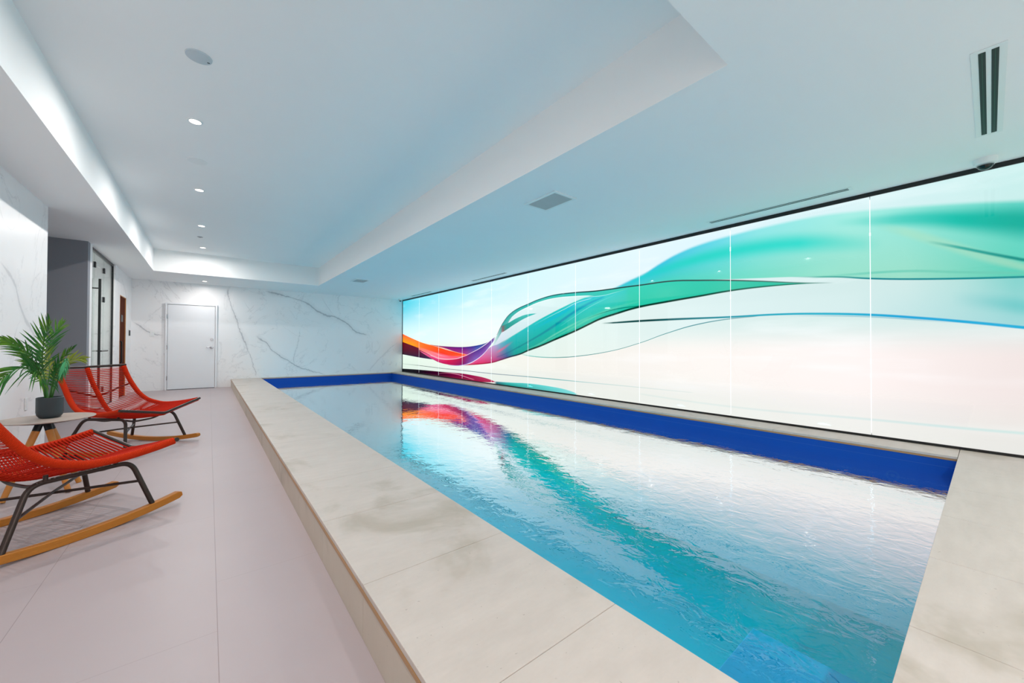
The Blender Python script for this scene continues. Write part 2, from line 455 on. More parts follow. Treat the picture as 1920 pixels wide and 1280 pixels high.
def draw_background():
    global base
    # background: sky cyan at the far top corner, white in the middle, warm white low on the near side
    bt = ramp_u([(755, (84, 212, 232)), (800, (148, 228, 242)), (880, (190, 236, 246)), (1000, (214, 241, 249)), (1199, (224, 240, 247)), (1632, (214, 236, 238)), (1900, (200, 232, 230))])[0]
    bm = ramp_u([(755, (214, 244, 248)), (900, (236, 248, 247)), (1100, (226, 238, 234)), (1370, (216, 232, 230)), (1900, (208, 228, 226))])[0]
    bb = ramp_u([(755, (226, 244, 230)), (900, (236, 240, 232)), (1060, (238, 236, 230)), (1300, (244, 240, 236)), (1600, (246, 238, 236)), (1900, (234, 224, 222))])[0]
    base = t.mix(t.ss(z, 1.35, 2.5), bm, bt)
    base = t.mix(t.ss(z, .95, 1.35), bb, base)
    streak = t.noise(P, 1.4, 4, .55, (1, .35, 2.2))
    base = t.mix(t.m('MULTIPLY', t.ss(streak, .5, .75), .35), base, (.97, .985, 1))
    base = t.mix(t.m('MULTIPLY', t.m('SUBTRACT', 1, t.ss(z, .24, .75)), .45), base, lin((216, 228, 222)))
LAYERS = []
def band(*a, **k): LAYERS.append((draw_band, a, k, a[0]))
def stroke(*a, **k): LAYERS.append((draw_stroke, a, k, a[0]))

LINE1 = [(921, 652), (931, 630), (937.5, 615), (945, 602), (956, 588.7), (971, 578.4), (990, 570), (1012.5, 560.6), (1040, 553), (1078, 548.4), (1115, 545.6), (1144, 542), (1172, 538), (1200, 534.5), (1256, 527), (1312, 525.5), (1369, 525.5), (1425, 527), (1500, 530), (1567, 530.5)]
BOT = [(845, 685), (865, 685), (880, 684.6), (900, 683.3), (921.5, 680.6), (937.5, 676), (956, 670), (975, 664.7), (990, 658), (1012.5, 649.7), (1040.6, 637.5), (1078, 621.6), (1106, 608), (1125, 599), (1153, 589.7), (1198, 576.6), (1256, 565.6), (1312, 556), (1369, 546), (1425, 539), (1500, 533), (1567, 530.5)]
LA = [(1127, 606), (1153, 604.7), (1200, 601.5), (1260, 598.5), (1369, 594), (1462, 589), (1540, 588), (1631, 590), (1725, 596), (1820, 604), (1919, 614)]
LB = [(978, 664), (1000, 668), (1030, 670), (1060, 669.5), (1079, 668), (1140, 659), (1199, 643), (1252, 624), (1312, 607), (1369, 597.5), (1420, 593)]
LR = [(1480, 519), (1522, 519), (1575, 519), (1631, 522), (1725, 523), (1919, 519)]
W_ = (235, 248, 250)
# pale veil between the lines on the right, with a teal smudge at its end
band(LINE1+[(1631, 522), (1725, 523), (1919, 519)], LB[:-1]+[(1420, 592), (1462, 589), (1540, 588), (1631, 590), (1725, 596), (1820, 604), (1919, 614)],
     [(975, (226, 240, 236)), (1100, (222, 238, 236)), (1400, (214, 232, 232)), (1700, (206, 228, 226)), (1800, (180, 220, 216)), (1900, (120, 204, 198))],
     [(975, (214, 236, 230), .7), (1060, (226, 238, 232)), (1300, (220, 236, 236)), (1600, (210, 230, 230)), (1900, (150, 208, 210))], .01, .01, .85)
stroke([(1780, 560), (1850, 566), (1900, 572), (1919, 575)], .10, [(1780, (90, 190, 195), 0), (1900, (70, 190, 190), .7)], .7, 0)
# the large upper veil
band([(1140, 543), (1160, 533), (1180, 523), (1200, 514.5), (1237, 491), (1275, 470), (1312, 455), (1369, 438), (1462, 415), (1537, 400), (1612, 391), (1687, 384), (1800, 376), (1919, 371)],
     [(1140, 543), (1172, 538), (1200, 534.5), (1256, 527), (1312, 525.5), (1369, 524), (1425, 522), (1480, 520), (1575, 519), (1631, 522), (1725, 523), (1919, 519)],
     [(1140, (80, 200, 226)), (1240, (66, 196, 222)), (1340, (110, 214, 228)), (1420, (150, 226, 228)), (1600, (170, 232, 224)), (1900, (120, 216, 204))],
     [(1140, (60, 200, 200)), (1250, (84, 210, 192)), (1400, (120, 216, 196)), (1550, (150, 218, 198)), (1700, (160, 218, 198)), (1900, (96, 204, 182))], .05, .01, 1, .8)
stroke([(1180, 530), (1260, 500), (1340, 478), (1430, 462), (1520, 455), (1600, 456), (1660, 458)], [(1180, .05), (1300, .12), (1450, .16), (1660, .10)],
       [(1180, (30, 205, 205), .6), (1300, (50, 212, 200), .95), (1500, (56, 216, 204), .95), (1620, (90, 214, 200), .4), (1660, (120, 214, 200), 0)], 1, 0)
stroke([(1560, 418), (1640, 414), (1720, 410), (1820, 412), (1919, 415)], [(1560, .05), (1700, .10), (1919, .20)],
       [(1560, (70, 214, 200), 0), (1680, (30, 200, 186), .7), (1800, (10, 190, 174), 1), (1900, (0, 178, 162), 1)], 1, .1)
stroke([(1640, 424), (1700, 436), (1780, 460), (1850, 482), (1919, 500)], [(1640, .05), (1760, .075), (1919, .05)],
       [(1640, (160, 218, 200), 0), (1700, (170, 222, 200), .8), (1900, (160, 214, 190), .8)], 1, .1)
stroke([(1735, 452), (1800, 464), (1860, 476), (1919, 487)], .022, [(1735, (40, 170, 160), 0), (1800, (30, 168, 158), .9), (1900, (10, 150, 140), 1)], 1, .1)
stroke([(1520, 521), (1600, 514), (1700, 508), (1800, 510), (1919, 512)], .018, [(1500, (90, 200, 180), 0), (1640, (90, 196, 176), .6), (1900, (120, 200, 180), .5)], 1, .2)
stroke(LR, .012, [(1480, (40, 190, 170), 0), (1540, (20, 170, 150), .8), (1640, (0, 140, 150), 1), (1900, (0, 150, 150), 1)])
# teal ribbon: the lower fold and its holes
band(LINE1, BOT, [(921, (150, 210, 215), 0), (940, (40, 170, 165)), (1000, (60, 190, 180)), (1100, (70, 200, 190)), (1200, (70, 210, 188)), (1369, (60, 200, 176)), (1567, (60, 190, 165))],
     [(921, (200, 90, 150), 0), (950, (200, 230, 230), 1), (990, (120, 215, 200)), (1100, (36, 196, 166)), (1250, (44, 200, 172)), (1500, (44, 192, 164))], .008, .008)
HT = [(926, 648), (934, 634), (944, 617), (953, 604.7), (962, 592.5), (975, 582), (990, 574.7), (1012.5, 565), (1040.6, 558), (1078, 554.6), (1106, 553.5), (1125, 553)]
HB = [(926, 649), (934, 645), (962, 629), (990, 612), (1010, 600), (1031, 588.8), (1059, 574.7), (1078, 566), (1106, 556), (1125, 552.5)]
band(HT, HB, [(926, (216, 226, 236)), (990, (222, 240, 240)), (1100, (216, 238, 236)), (1126, (170, 226, 222), 1)], [(926, (212, 218, 234)), (960, (206, 226, 230)), (1060, (214, 236, 236)), (1126, (150, 220, 220))], .008, .012)
band([(940, 611), (953, 605), (971, 595), (990, 588.5), (1006, 587)], [(940, 624), (947, 620), (965.6, 607.5), (990, 594), (1006, 588)],
     [(940, (150, 20, 70)), (947, (40, 160, 150)), (975, (60, 190, 180)), (1006, (90, 205, 200))], [(940, (200, 30, 80)), (948, (40, 150, 140)), (1006, (60, 195, 190))], .006, .006)
stroke([(953, 606), (957, 598), (962, 592.5), (975, 583), (990, 575.5), (1012.5, 566), (1040.6, 559), (1078, 555.5), (1106, 554.5)], .010, [(953, (240, 250, 250), .9), (1100, (235, 250, 250), .8)])
# main fill, magenta on the left turning teal
MT = [(866, 684), (878, 682), (892, 675), (905, 665), (917, 652), (926, 647), (934, 645), (962, 629), (990, 612), (1010, 600), (1031, 588.8), (1059, 574.7), (1078, 566), (1106, 556), (1140, 551), (1180, 540)]
band(MT, BOT[:-6]+[(1180, 581)], [(866, (230, 90, 140)), (900, (220, 110, 170)), (925, (196, 170, 214)), (940, (110, 180, 200)), (958, (40, 190, 190)), (1031, (20, 196, 200)), (1106, (60, 206, 210)), (1170, (70, 206, 200), 1), (1182, (70, 206, 200), 0)],
     [(866, (215, 10, 80)), (905, (220, 20, 90)), (930, (190, 40, 120)), (950, (70, 80, 150)), (965, (20, 160, 150)), (1031, (16, 176, 152)), (1106, (60, 196, 170)), (1170, (44, 196, 170), 1), (1182, (70, 205, 180), 0)], .010, .010)
stroke([(928, 662), (942, 654), (956, 644), (968, 636)], .05, [(928, (232, 120, 150), .0), (938, (236, 110, 150), .8), (950, (200, 110, 150), .6), (966, (40, 180, 170), 0)], 1, 0)
stroke([(930, 670), (950, 662), (971, 651), (1000, 635), (1031, 616), (1050, 603), (1078, 584), (1106, 568), (1134, 556)], [(930, .02), (990, .03), (1060, .05), (1134, .02)],
       [(930, (60, 60, 150), .4), (960, (20, 120, 140), .6), (1000, (0, 140, 150), .8), (1060, (0, 150, 175), .9), (1130, (20, 170, 200), .7)], 1, 0)
stroke([(990, 622), (1031, 600), (1059, 584), (1090, 566), (1120, 556)], [(990, .02), (1060, .045), (1120, .02)], [(990, (0, 190, 205), 0), (1040, (0, 190, 210), .9), (1110, (30, 196, 214), .9), (1125, (60, 200, 210), 0)], 1, 0)
stroke([(1000, 610), (1031, 593), (1059, 579), (1085, 566), (1110, 559)], .007, [(1000, (150, 230, 230), .2), (1050, (190, 240, 240), .8), (1110, (200, 240, 240), .8)])
stroke([(985, 656), (1012, 644), (1040, 627), (1087, 602), (1115, 590)], [(985, .01), (1050, .03), (1115, .02)], [(985, (120, 215, 190), .3), (1060, (130, 216, 190), .8), (1115, (130, 216, 190), .1)], 1, 0)
stroke([(1000, 652), (1040, 632), (1078, 612), (1120, 590), (1160, 575), (1200, 565)], [(1000, .01), (1120, .04), (1200, .02)], [(1000, (90, 210, 180), .3), (1120, (120, 215, 185), .7), (1200, (110, 215, 190), .2)], 1, 0)
stroke([(1100, 598), (1134, 585), (1162, 578), (1198, 573.5), (1240, 568)], .014, [(1100, (0, 130, 120), .2), (1150, (0, 140, 125), .9), (1200, (0, 140, 120), .9), (1240, (0, 130, 110), .2)], 1, .1)
stroke([(1078, 560), (1106, 556.5), (1130, 554), (1150, 549), (1180, 540)], .007, [(1078, (190, 240, 240), 0), (1110, (200, 240, 242), .8), (1150, (170, 235, 235), .7), (1180, (140, 225, 220), 0)])
stroke([(1050, 612), (1078, 593), (1106, 575), (1134, 561), (1160, 550)], .008, [(1050, (140, 225, 225), .2), (1106, (150, 230, 230), .7), (1160, (140, 225, 220), 0)])
# dark outlines
stroke([(p[0], p[1]-1.2) for p in BOT[1:]], [(865, .010), (990, .024), (1100, .024), (1300, .018), (1567, .005)],
       [(865, (170, 0, 50), .8), (930, (150, 0, 60), .8), (955, (40, 40, 80), .9), (985, (0, 60, 50), 1), (1300, (0, 70, 55), 1), (1480, (0, 120, 100), .9), (1567, (0, 120, 110), .0)])
stroke(LINE1[1:], [(931, .013), (1000, .014), (1180, .014), (1400, .012), (1567, .006)],
       [(931, (140, 10, 60), .9), (945, (60, 40, 70), .9), (956, (0, 90, 100), .9), (1012, (0, 110, 115), 1), (1115, (0, 60, 60), 1), (1250, (0, 40, 40), .9), (1369, (0, 70, 60), .9), (1500, (0, 120, 100), .8), (1567, (0, 130, 110), 0)])
stroke(LA, [(1127, .014), (1200, .022), (1369, .016), (1631, .018), (1919, .018)],
       [(1127, (0, 120, 110), 0), (1150, (0, 90, 90), 1), (1220, (0, 70, 70), 1), (1300, (0, 130, 140), 1), (1420, (20, 170, 190), 1), (1560, (30, 180, 205), 1), (1700, (0, 168, 214), 1), (1919, (0, 176, 214), 1)], 1, .3)
stroke([(p[0], p[1]+4) for p in LA[5:]], .008, [(1462, (160, 205, 215), 0), (1560, (150, 196, 206), .7), (1700, (130, 186, 200), .7), (1800, (160, 205, 215), 0)])
stroke(LB, [(978, .012), (1079, .008), (1200, .006), (1369, .009), (1420, .006)],
       [(978, (70, 200, 180), .3), (995, (60, 190, 180), .8), (1060, (0, 140, 140), 1), (1200, (30, 150, 150), .9), (1300, (20, 140, 150), .9), (1420, (20, 130, 140), .5)])
# the coloured folds at the far end
band([(755, 640), (771, 646), (787, 652), (800, 660), (812, 670), (818, 674)], [(755, 664.5), (771, 667.5), (786, 670.3), (800, 672.5), (812.5, 674), (818, 674.2)],
     [(755, (120, 0, 30)), (787, (110, 0, 50)), (818, (70, 0, 80))], [(755, (0, 40, 60)), (790, (10, 30, 80)), (818, (20, 60, 90))], .006, .012, 1, .5)
band([(806, 645.5), (820, 647.5), (842, 649.3), (870, 650), (892, 647.5), (910, 643), (920, 637)], [(806, 646.5), (820, 650), (830, 652.5), (855, 660), (876, 665), (892, 657), (910, 645), (920, 637.5)],
     [(806, (130, 10, 120)), (840, (120, 0, 120)), (870, (90, 20, 140)), (895, (40, 60, 160)), (915, (40, 90, 150))], [(806, (230, 60, 90)), (840, (150, 30, 130)), (870, (190, 60, 140)), (895, (100, 120, 190)), (915, (90, 80, 160))], .006, .004)
band([(755, 625.5), (775, 635), (795, 643), (815, 648.5), (840, 656), (860, 661), (880, 665)], [(755, 641), (771, 647), (787, 653), (805, 659), (830, 665), (850, 667.5), (880, 666.5)],
     [(755, (255, 104, 70)), (780, (255, 140, 60)), (800, (255, 120, 30)), (840, (255, 80, 0)), (880, (240, 60, 40))], [(755, (255, 176, 0)), (775, (255, 170, 10)), (795, (255, 120, 50)), (830, (250, 50, 40)), (880, (255, 120, 60))], .008, .006)
band([(785, 650), (795, 653), (805, 656.5), (830, 663), (850, 667), (878, 666)], [(785, 655), (795, 660), (812, 668), (827, 673), (847, 673.5), (870, 668.5), (878, 666.5)],
     [(785, (255, 150, 90)), (800, (250, 130, 110)), (830, (250, 100, 110)), (878, (245, 90, 110))], [(785, (250, 120, 110)), (805, (250, 150, 170)), (835, (250, 120, 160)), (878, (235, 80, 120))], .006, .006)
band([(787, 657), (800, 663), (812, 668), (827, 673), (847, 673.5), (870, 668), (884, 661), (900, 652.5), (922, 636), (928, 631)], [(787, 658), (800, 667), (815, 675.5), (825, 680), (840, 683.5), (855, 685), (865, 684.5), (880, 680.5), (892, 674.5), (905, 664.5), (917, 651), (928, 636)],
     [(787, (245, 110, 150)), (815, (240, 90, 150)), (840, (220, 20, 90)), (865, (190, 10, 80)), (882, (120, 50, 140)), (900, (80, 50, 150)), (920, (110, 60, 150))], [(787, (230, 130, 170)), (815, (190, 20, 110)), (845, (190, 0, 90)), (868, (130, 0, 110)), (890, (140, 110, 190)), (905, (150, 90, 180)), (925, (150, 130, 200))], .006, .006)
stroke([(800, 661), (812, 667), (827, 672), (847, 673), (870, 667.5), (884, 661), (900, 652.5), (922, 636)], .011, [(800, (255, 200, 220), .4), (830, (255, 200, 215), .8), (870, (245, 210, 230), .9), (922, (230, 225, 245), 1)])
stroke([(840, 684), (855, 685.3), (868, 684), (880, 680.7), (892, 674.7), (905, 664.7), (917, 651), (928, 636)], .010, [(840, (160, 120, 200), .4), (870, (200, 190, 240), 1), (900, (240, 235, 255), 1), (928, (225, 240, 250), 1)])
stroke([(787, 641), (805, 646), (830, 651.5), (855, 660), (876, 665)], .009, [(787, (255, 200, 140), .3), (830, (255, 190, 150), .9), (876, (255, 190, 150), .9)])
stroke([(806, 659), (815, 662), (830, 667), (845, 669)], .03, [(806, (250, 170, 190), .2), (825, (250, 170, 190), .7), (845, (250, 160, 190), 0)], 1, 0)
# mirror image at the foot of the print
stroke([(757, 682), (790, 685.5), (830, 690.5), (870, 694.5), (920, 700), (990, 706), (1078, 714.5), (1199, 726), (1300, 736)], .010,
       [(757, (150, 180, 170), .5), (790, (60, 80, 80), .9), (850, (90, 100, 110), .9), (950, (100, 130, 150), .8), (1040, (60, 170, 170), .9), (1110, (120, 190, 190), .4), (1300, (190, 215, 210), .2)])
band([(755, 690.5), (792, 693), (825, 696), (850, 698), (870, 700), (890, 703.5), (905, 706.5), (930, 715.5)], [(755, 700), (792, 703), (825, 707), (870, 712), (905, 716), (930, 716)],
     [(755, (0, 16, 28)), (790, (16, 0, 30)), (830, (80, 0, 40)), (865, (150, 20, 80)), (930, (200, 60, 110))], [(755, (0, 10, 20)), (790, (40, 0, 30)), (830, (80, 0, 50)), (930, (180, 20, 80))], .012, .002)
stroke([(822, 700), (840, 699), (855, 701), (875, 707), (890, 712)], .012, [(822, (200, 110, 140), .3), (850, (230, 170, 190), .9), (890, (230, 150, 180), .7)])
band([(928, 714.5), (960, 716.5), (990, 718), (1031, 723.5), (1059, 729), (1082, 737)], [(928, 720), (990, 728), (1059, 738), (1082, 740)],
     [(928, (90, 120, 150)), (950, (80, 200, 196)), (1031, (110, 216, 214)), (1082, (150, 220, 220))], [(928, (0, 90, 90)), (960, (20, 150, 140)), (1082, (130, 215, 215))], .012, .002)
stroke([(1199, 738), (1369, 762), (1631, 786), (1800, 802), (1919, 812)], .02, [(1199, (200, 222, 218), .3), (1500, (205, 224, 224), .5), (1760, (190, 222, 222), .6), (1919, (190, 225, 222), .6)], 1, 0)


def print_material(name, ya, yb):
    """the part of the print between ya and yb, with only the folds that reach into it"""
    global t, T, z, P, base
    t = NT(name); P, (x, y, z) = t.pos()
    T = t.m('SQRT', t.m('DIVIDE', t.m('MAXIMUM', t.m('ADD', y, 2.0), 0), 14.2))
    draw_background()
    for fn, a, k, L in LAYERS:
        us = [p[0] for p in L]
        lo = at(max(us), 600, 'x', XR).y; hi = at(min(us), 600, 'x', XR).y
        if max(us) > 1900: lo = -9
        if min(us) < 760: hi = 99
        if lo < yb+.12 and hi > ya-.12: fn(*a, **k)
    gm = t.n('Gamma'); t.link(base, gm.inputs[0]); gm.inputs[1].default_value = 1.16
    em = t.n('Emission'); t.link(gm.outputs[0], em.inputs[0]); em.inputs[1].default_value = MURAL_POWER
    gl = t.n('BsdfGlossy'); gl.inputs['Roughness'].default_value = .03; gl.inputs['Color'].default_value = (.03, .03, .03, 1)
    ad = t.n('AddShader'); t.link(em.outputs[0], ad.inputs[0]); t.link(gl.outputs[0], ad.inputs[1]); t.link(ad.outputs[0], t.out.inputs[0])
    return t.mat

# ================================================================== SETTING
struct('floor', MB().box((-3.3, YN-.1, -.12), (KX+.02, YF+.1, 0)), M['floor'], 'pale pink-grey large tiled floor beside the raised pool')
mb = MB()
mb.box((CX0, CY0, ZU), (CX1, CY1, ZU+.1))
mb.box((-3.3, YN-.1, ZC), (CX0, YF+.1, ZU+.1)); mb.box((CX1, YN-.1, ZC), (XR+.12, YF+.1, ZU+.1))
mb.box((CX0, YN-.1, ZC), (CX1, CY0, ZU+.1)); mb.box((CX0, CY1, ZC), (CX1, YF+.1, ZU+.1))
struct('ceiling', mb, M['white_paint'], 'white plaster ceiling with a long recessed tray')
struct('wall_back', MB().box((XL-.2, YF, 0), (XR+.12, YF+.1, ZC)), M['marble_back'], 'white marble end wall with grey veins')
struct('wall_right', MB().box((XR+.045, YN, -.0), (XR+.12, YF, ZC)), M['white_paint'], 'white wall behind the backlit mural')
struct('wall_front', MB().box((-3.3, YN-.1, 0), (XR+.12, YN, ZC)), M['white_paint'], 'white wall behind the viewer')
SY0, SY1, SZ = 10.604, 11.30, 2.035
GY0, GY1 = 8.33, 10.10
mb = MB()
mb.box((XL-.14, YN, 0), (XL, 6.322, ZC))
mb.box((XL-.14, 8.20, 0), (XL, GY0, ZC))
mb.box((XL-.14, GY1, 0), (XL, SY0, ZC)); mb.box((XL-.14, SY0, SZ), (XL, SY1, ZC)); mb.box((XL-.14, SY1, 0), (XL, YF, ZC))
struct('wall_left', mb, M['marble_left'], 'white marble wall on the left with faint grey veins')
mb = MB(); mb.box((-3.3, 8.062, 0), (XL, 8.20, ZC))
struct('wall_alcove', mb, M['shade_grey'], 'side wall of the alcove behind the palm, shade put into its grey colour')
struct('wall_alcove_rear', MB().box((-3.4, YN, 0), (-3.3, 8.062, ZC)).box((-3.3, 6.18, 0), (XL-.14, 6.32, ZC)), M['shade_grey'], 'rear wall of the alcove, shade put into its grey colour')
mb = MB(); mb.box((-3.1, 8.20, 0), (-3.0, 10.3, ZC)); mb.box((-3.0, 10.2, 0), (XL-.14, 10.3, ZC)); mb.box((-3.0, 8.20, 0), (XL-.14, 8.30, ZC))
struct('wall_shower', mb, M['marble_plain'], 'pale marble walls of the shower room behind the glass')
struct('wall_sauna', MB().box((-3.1, 10.3, 0), (XL-.15, 10.4, ZC)).box((-3.1, 11.6, 0), (XL-.15, 11.7, ZC)).box((-3.2, 10.3, 0), (-3.1, 11.7, ZC)), M['sauna_wood'], 'cedar walls of the sauna behind its door')

# far white door
d = tag(MB().box((-.755, YF-.042, .012), (.115, YF-.004, 2.005)).build('door_1', M['white_gloss'], bevel=.003), 'plain white door in the marble end wall', kind='structure')
mb = MB()
for a, b in (((-.80, YF-.055, 0), (-.762, YF-.001, 2.05)), ((.122, YF-.055, 0), (.160, YF-.001, 2.05)), ((-.762, YF-.055, 2.012), (.122, YF-.001, 2.05))): mb.box(a, b, .004)
struct('trim_1', mb, M['white_gloss'], 'white frame of the end wall door')
mb = MB(); mb.tube([(.053, YF-.04, .998), (.053, YF-.10, .998)], .014); mb.tube(rounded([(.053, YF-.095, .998), (.02, YF-.10, .998), (-.055, YF-.098, 1.0)], .02), [.011]*8+[.008]); mb.lathe([(0, 0), (.032, 0), (.034, .004), (.034, .010), (0, .012)])
hb = mb.build('door_handle', M['chrome'], d, True); 
for v in hb.data.vertices:   # the rose was turned about z: lay it against the door
    if abs(v.co.x) < .04 and abs(v.co.y) < .04 and abs(v.co.z) < .02:
        x_, y_, z_ = v.co; v.co = (x_+.053, YF-.042-z_, y_+.998)
mb = MB(); mb.tube([(.055, YF-.042, 1.20), (.055, YF-.060, 1.20)], .030, 24); mb.tube([(.055, YF-.058, 1.20), (.055, YF-.066, 1.20)], .016, 16)
mb.build('deadbolt', M['chrome'], d, True)
for hz in (1.72, 1.0, .28): MB().tube([(-.762, YF-.058, hz-.05), (-.762, YF-.058, hz+.05)], .009).build('hinge', M['chrome'], d, True)
struct('trim_2', MB().box((-.755, YF-.03, 0), (.115, YF-.002, .011)), M['black_metal'], 'dark gap strip under the end wall door')

# sauna door
d = tag(MB().box((XL-.05, SY0+.016, .01), (XL-.012, SY1-.016, SZ-.016)).build('door_2', M['sauna_wood'], bevel=.003), 'brown timber sauna door in the left marble wall', kind='structure')
MB().box((XL-.014, SY0+.22, 1.52), (XL-.006, SY0+.42, 1.66), .004).build('peep_window', M['black_metal'], d)
MB().tube(rounded([(XL-.03, SY0+.10, .70), (XL+.02, SY0+.10, .70), (XL+.02, SY0+.10, 1.12), (XL-.03, SY0+.10, 1.12)], .015), .011).build('door_handle', M['black_metal'], d, True)
mb = MB(); mb.box((XL-.06, SY0, 0), (XL+.002, SY0+.014, SZ)); mb.box((XL-.06, SY1-.014, 0), (XL+.002, SY1, SZ)); mb.box((XL-.06, SY0+.014, SZ-.014), (XL+.002, SY1-.014, SZ))
struct('trim_3', mb, M['casing_wood'], 'light pine casing round the sauna door')

# glass front of the shower room
GZ = 2.50; GX = XL-.04
PY = [GY0+.01, 8.70, 9.385, GY1-.012]
for i, (a, b) in enumerate(zip(PY, PY[1:])):
    if i != 1: struct('window_%d' % (1 if i == 0 else 2), MB().box((GX-.006, a+.003, .012), (GX+.006, b-.003, GZ-.002)), M['glass'], 'fixed clear glass panel %s the glass shower door' % ('left of' if i == 0 else 'right of'))
struct('window_3', MB().box((GX-.006, PY[1]+.003, 2.315), (GX+.006, PY[2]-.003, GZ-.002)), M['glass'], 'clear glass transom above the glass shower door')
d = tag(MB().box((GX-.006, PY[1]+.003, .012), (GX+.006, PY[2]-.003, 2.309)).build('door_3', M['glass']), 'frameless clear glass shower door with a tall black pull', kind='structure')
mb = MB()
mb.tube([(GX+.05, 8.78, .25), (GX+.05, 8.78, 2.10)], .016); mb.tube([(GX-.05, 8.78, .25), (GX-.05, 8.78, 2.10)], .016)
for zz in (.4, 1.95): mb.tube([(GX-.05, 8.78, zz), (GX+.05, 8.78, zz)], .010)
mb.build('pull_handle', M['black_metal'], d, True)
mb = MB(); mb.tube([(GX+.06, 8.84, .955), (GX+.06, 9.36, .955)], .011)
for yy in (8.9, 9.3): mb.tube([(GX+.005, yy, .955), (GX+.06, yy, .955)], .008)
mb.build('towel_bar', M['black_metal'], d, True)
for yy, zz in ((8.72, 2.31), (9.385, 2.31), (9.385, 1.82), (9.385, .3)):
    MB().box((GX-.016, yy-.03, zz-.045), (GX+.016, yy+.03, zz+.045), .003).build('hinge', M['black_metal'], d)
mb = MB(); mb.box((GX-.018, GY0, GZ), (GX+.018, GY1, ZC)); mb.box((GX-.018, GY1-.012, 0), (GX+.018, GY1, GZ)); mb.box((GX-.018, GY0, 0), (GX+.018, GY0+.008, GZ)); mb.box((GX-.018, GY0+.008, 0), (GX+.018, GY1-.012, .010))
struct('trim_4', mb, M['black_metal'], 'slim black channel round the glass front')

# ================================================================== POOL
pool = tag(empty('swimming_pool', (2.8, 6, 0)), 'long raised swimming pool with blue tiled sides and pale stone coping', 'pool')
def to_pool(o):
    o.parent = pool; o.matrix_parent_inverse = Matrix.Translation((-2.8, -6, 0)); return o
B = -1.35
mb = MB()
mb.box((PX0-.12, PY0-.12, B-.1), (PX0, YF-.002, KZ-.022)); mb.box((PX1, PY0-.12, B-.1), (PX1+.12, YF-.002, KZ-.022))
mb.box((PX0, PY0-.12, B-.1), (PX1, PY0, KZ-.022)); mb.box((PX0, PY1, B-.1), (PX1, YF-.002, KZ-.022))
to_pool(mb.build('pool_wall', M['pool_tile']))
to_pool(MB().box((PX0, PY0, B-.1), (PX1, PY1, B)).build('pool_floor', M['pool_floor']))
to_pool(MB().box((PX0, PY0, B), (2.09, .73, -.31), .006).build('pool_step', M['pool_step'])).__setitem__('label', 'pale blue upper step')
to_pool(MB().box((PX0, .73, B), (2.09, 1.22, -.62), .006).build('pool_step', M['pool_step']))
# water: a fine sheet, slightly waved
mb = MB(); mb.quad([(PX0, PY0, WZ), (PX1, PY0, WZ), (PX1, PY1, WZ), (PX0, PY1, WZ)])
wo = to_pool(mb.build('water', M['water']))
if wo.data.polygons[0].normal.z < 0: wo.data.flip_normals()
# curb body and slabs
mb = MB(); mb.box((KX+.012, YN+.004, 0), (PX0-.12, YF-.004, KZ-.02)); mb.box((PX0-.12, YN+.004, 0), (XR+.03, PY0-.12, KZ-.02)); mb.box((PX1+.12, PY0-.12, 0), (XR+.03, YF-.004, KZ-.02))
to_pool(mb.build('curb_core', M['stone_riser']))
S = .6245
k = 0; y0 = .165
def slab(a, b, nm='coping_slab', mat='stone'):
    return to_pool(MB().box(a, b).build(nm, M[mat], bevel=.0015))
ys = [.165+S*i for i in range(-4, 20)]
for a, b in zip(ys, ys[1:]):
    a, b = max(a, YN+.001), min(b, YF-.001)
    if b-a < .05: continue
    slab((KX, a+.001, KZ-.02), (PX0+.006, b-.001, KZ))
    slab((KX, a+.001, .0), (KX+.012, b-.001, KZ-.034), 'riser_tile', 'stone_riser')
xs = [4.83-S*i for i in range(8)][::-1]
xs = [PX0+.006] + [q for q in xs if q > PX0+.2] + [XR-.004]
for a, b in zip(xs, xs[1:]):
    slab((a+.001, YN+.002, KZ-.02), (b-.001, PY0+.004-1.3, KZ)); slab((a+.001, PY0+.006-1.3, KZ-.02), (b-.001, PY0+.004, KZ))
ys = [PY0+.006+1.249*i for i in range(0, 11)]
for a, b in zip(ys, ys[1:]):
    b = min(b, YF-.001)
    if b-a > .05: slab((PX1-.006, a+.001, KZ-.02), (XR-.004, b-.001, KZ))
slab((PX0+.008, PY1-.004, KZ-.02), (PX1-.008, YF-.002, KZ))
to_pool(MB().box((KX-.003, YN+.002, KZ-.034), (KX+.011, YF-.002, KZ-.0205)).build('edge_trim', M['trim_bronze'])).__setitem__('label', 'bronze edge strip')
mb = MB(); mb.box((PX1-.004, PY0, KZ-.036), (PX1+.004, PY1, KZ-.0205)); mb.box((PX0, PY1-.002, KZ-.036), (PX1-.004, PY1+.004, KZ-.0205))
to_pool(mb.build('edge_trim', M['trim_bronze']))
for k, yy in enumerate((1.9, 4.6, 7.3, 10.0)):  # unseen lamps added below the near coping to make the water glow
    mb = MB(); c = Vector((PX0+.001, yy, -.40))
    mb.tube([c, c+Vector((.012, 0, 0))], [.085, .078], 32)
    to_pool(mb.build('added_pool_light', M['fill_lens_glow'], smooth=True))
    area_light('added_pool_fill', c+Vector((.02, 0, 0)), .22, POOL_FILL_POWER, (.9, 1, 1), (0, math.radians(-35), 0))
# return fitting
mb = MB(); c = Vector((PX1-.004, .53, -.045))
ring = [c+Vector((0, math.cos(q)*.036, math.sin(q)*.036)) for q in [i*2*math.pi/28 for i in range(29)]]
mb.tube(ring, .007, 8, False); mb.tube([c+Vector((.003, 0, 0)), c+Vector((-.006, 0, 0))], .014, 20)
to_pool(mb.build('return_fitting', simple('pale_blue_fitting', (70, 140, 170), .4), smooth=True))

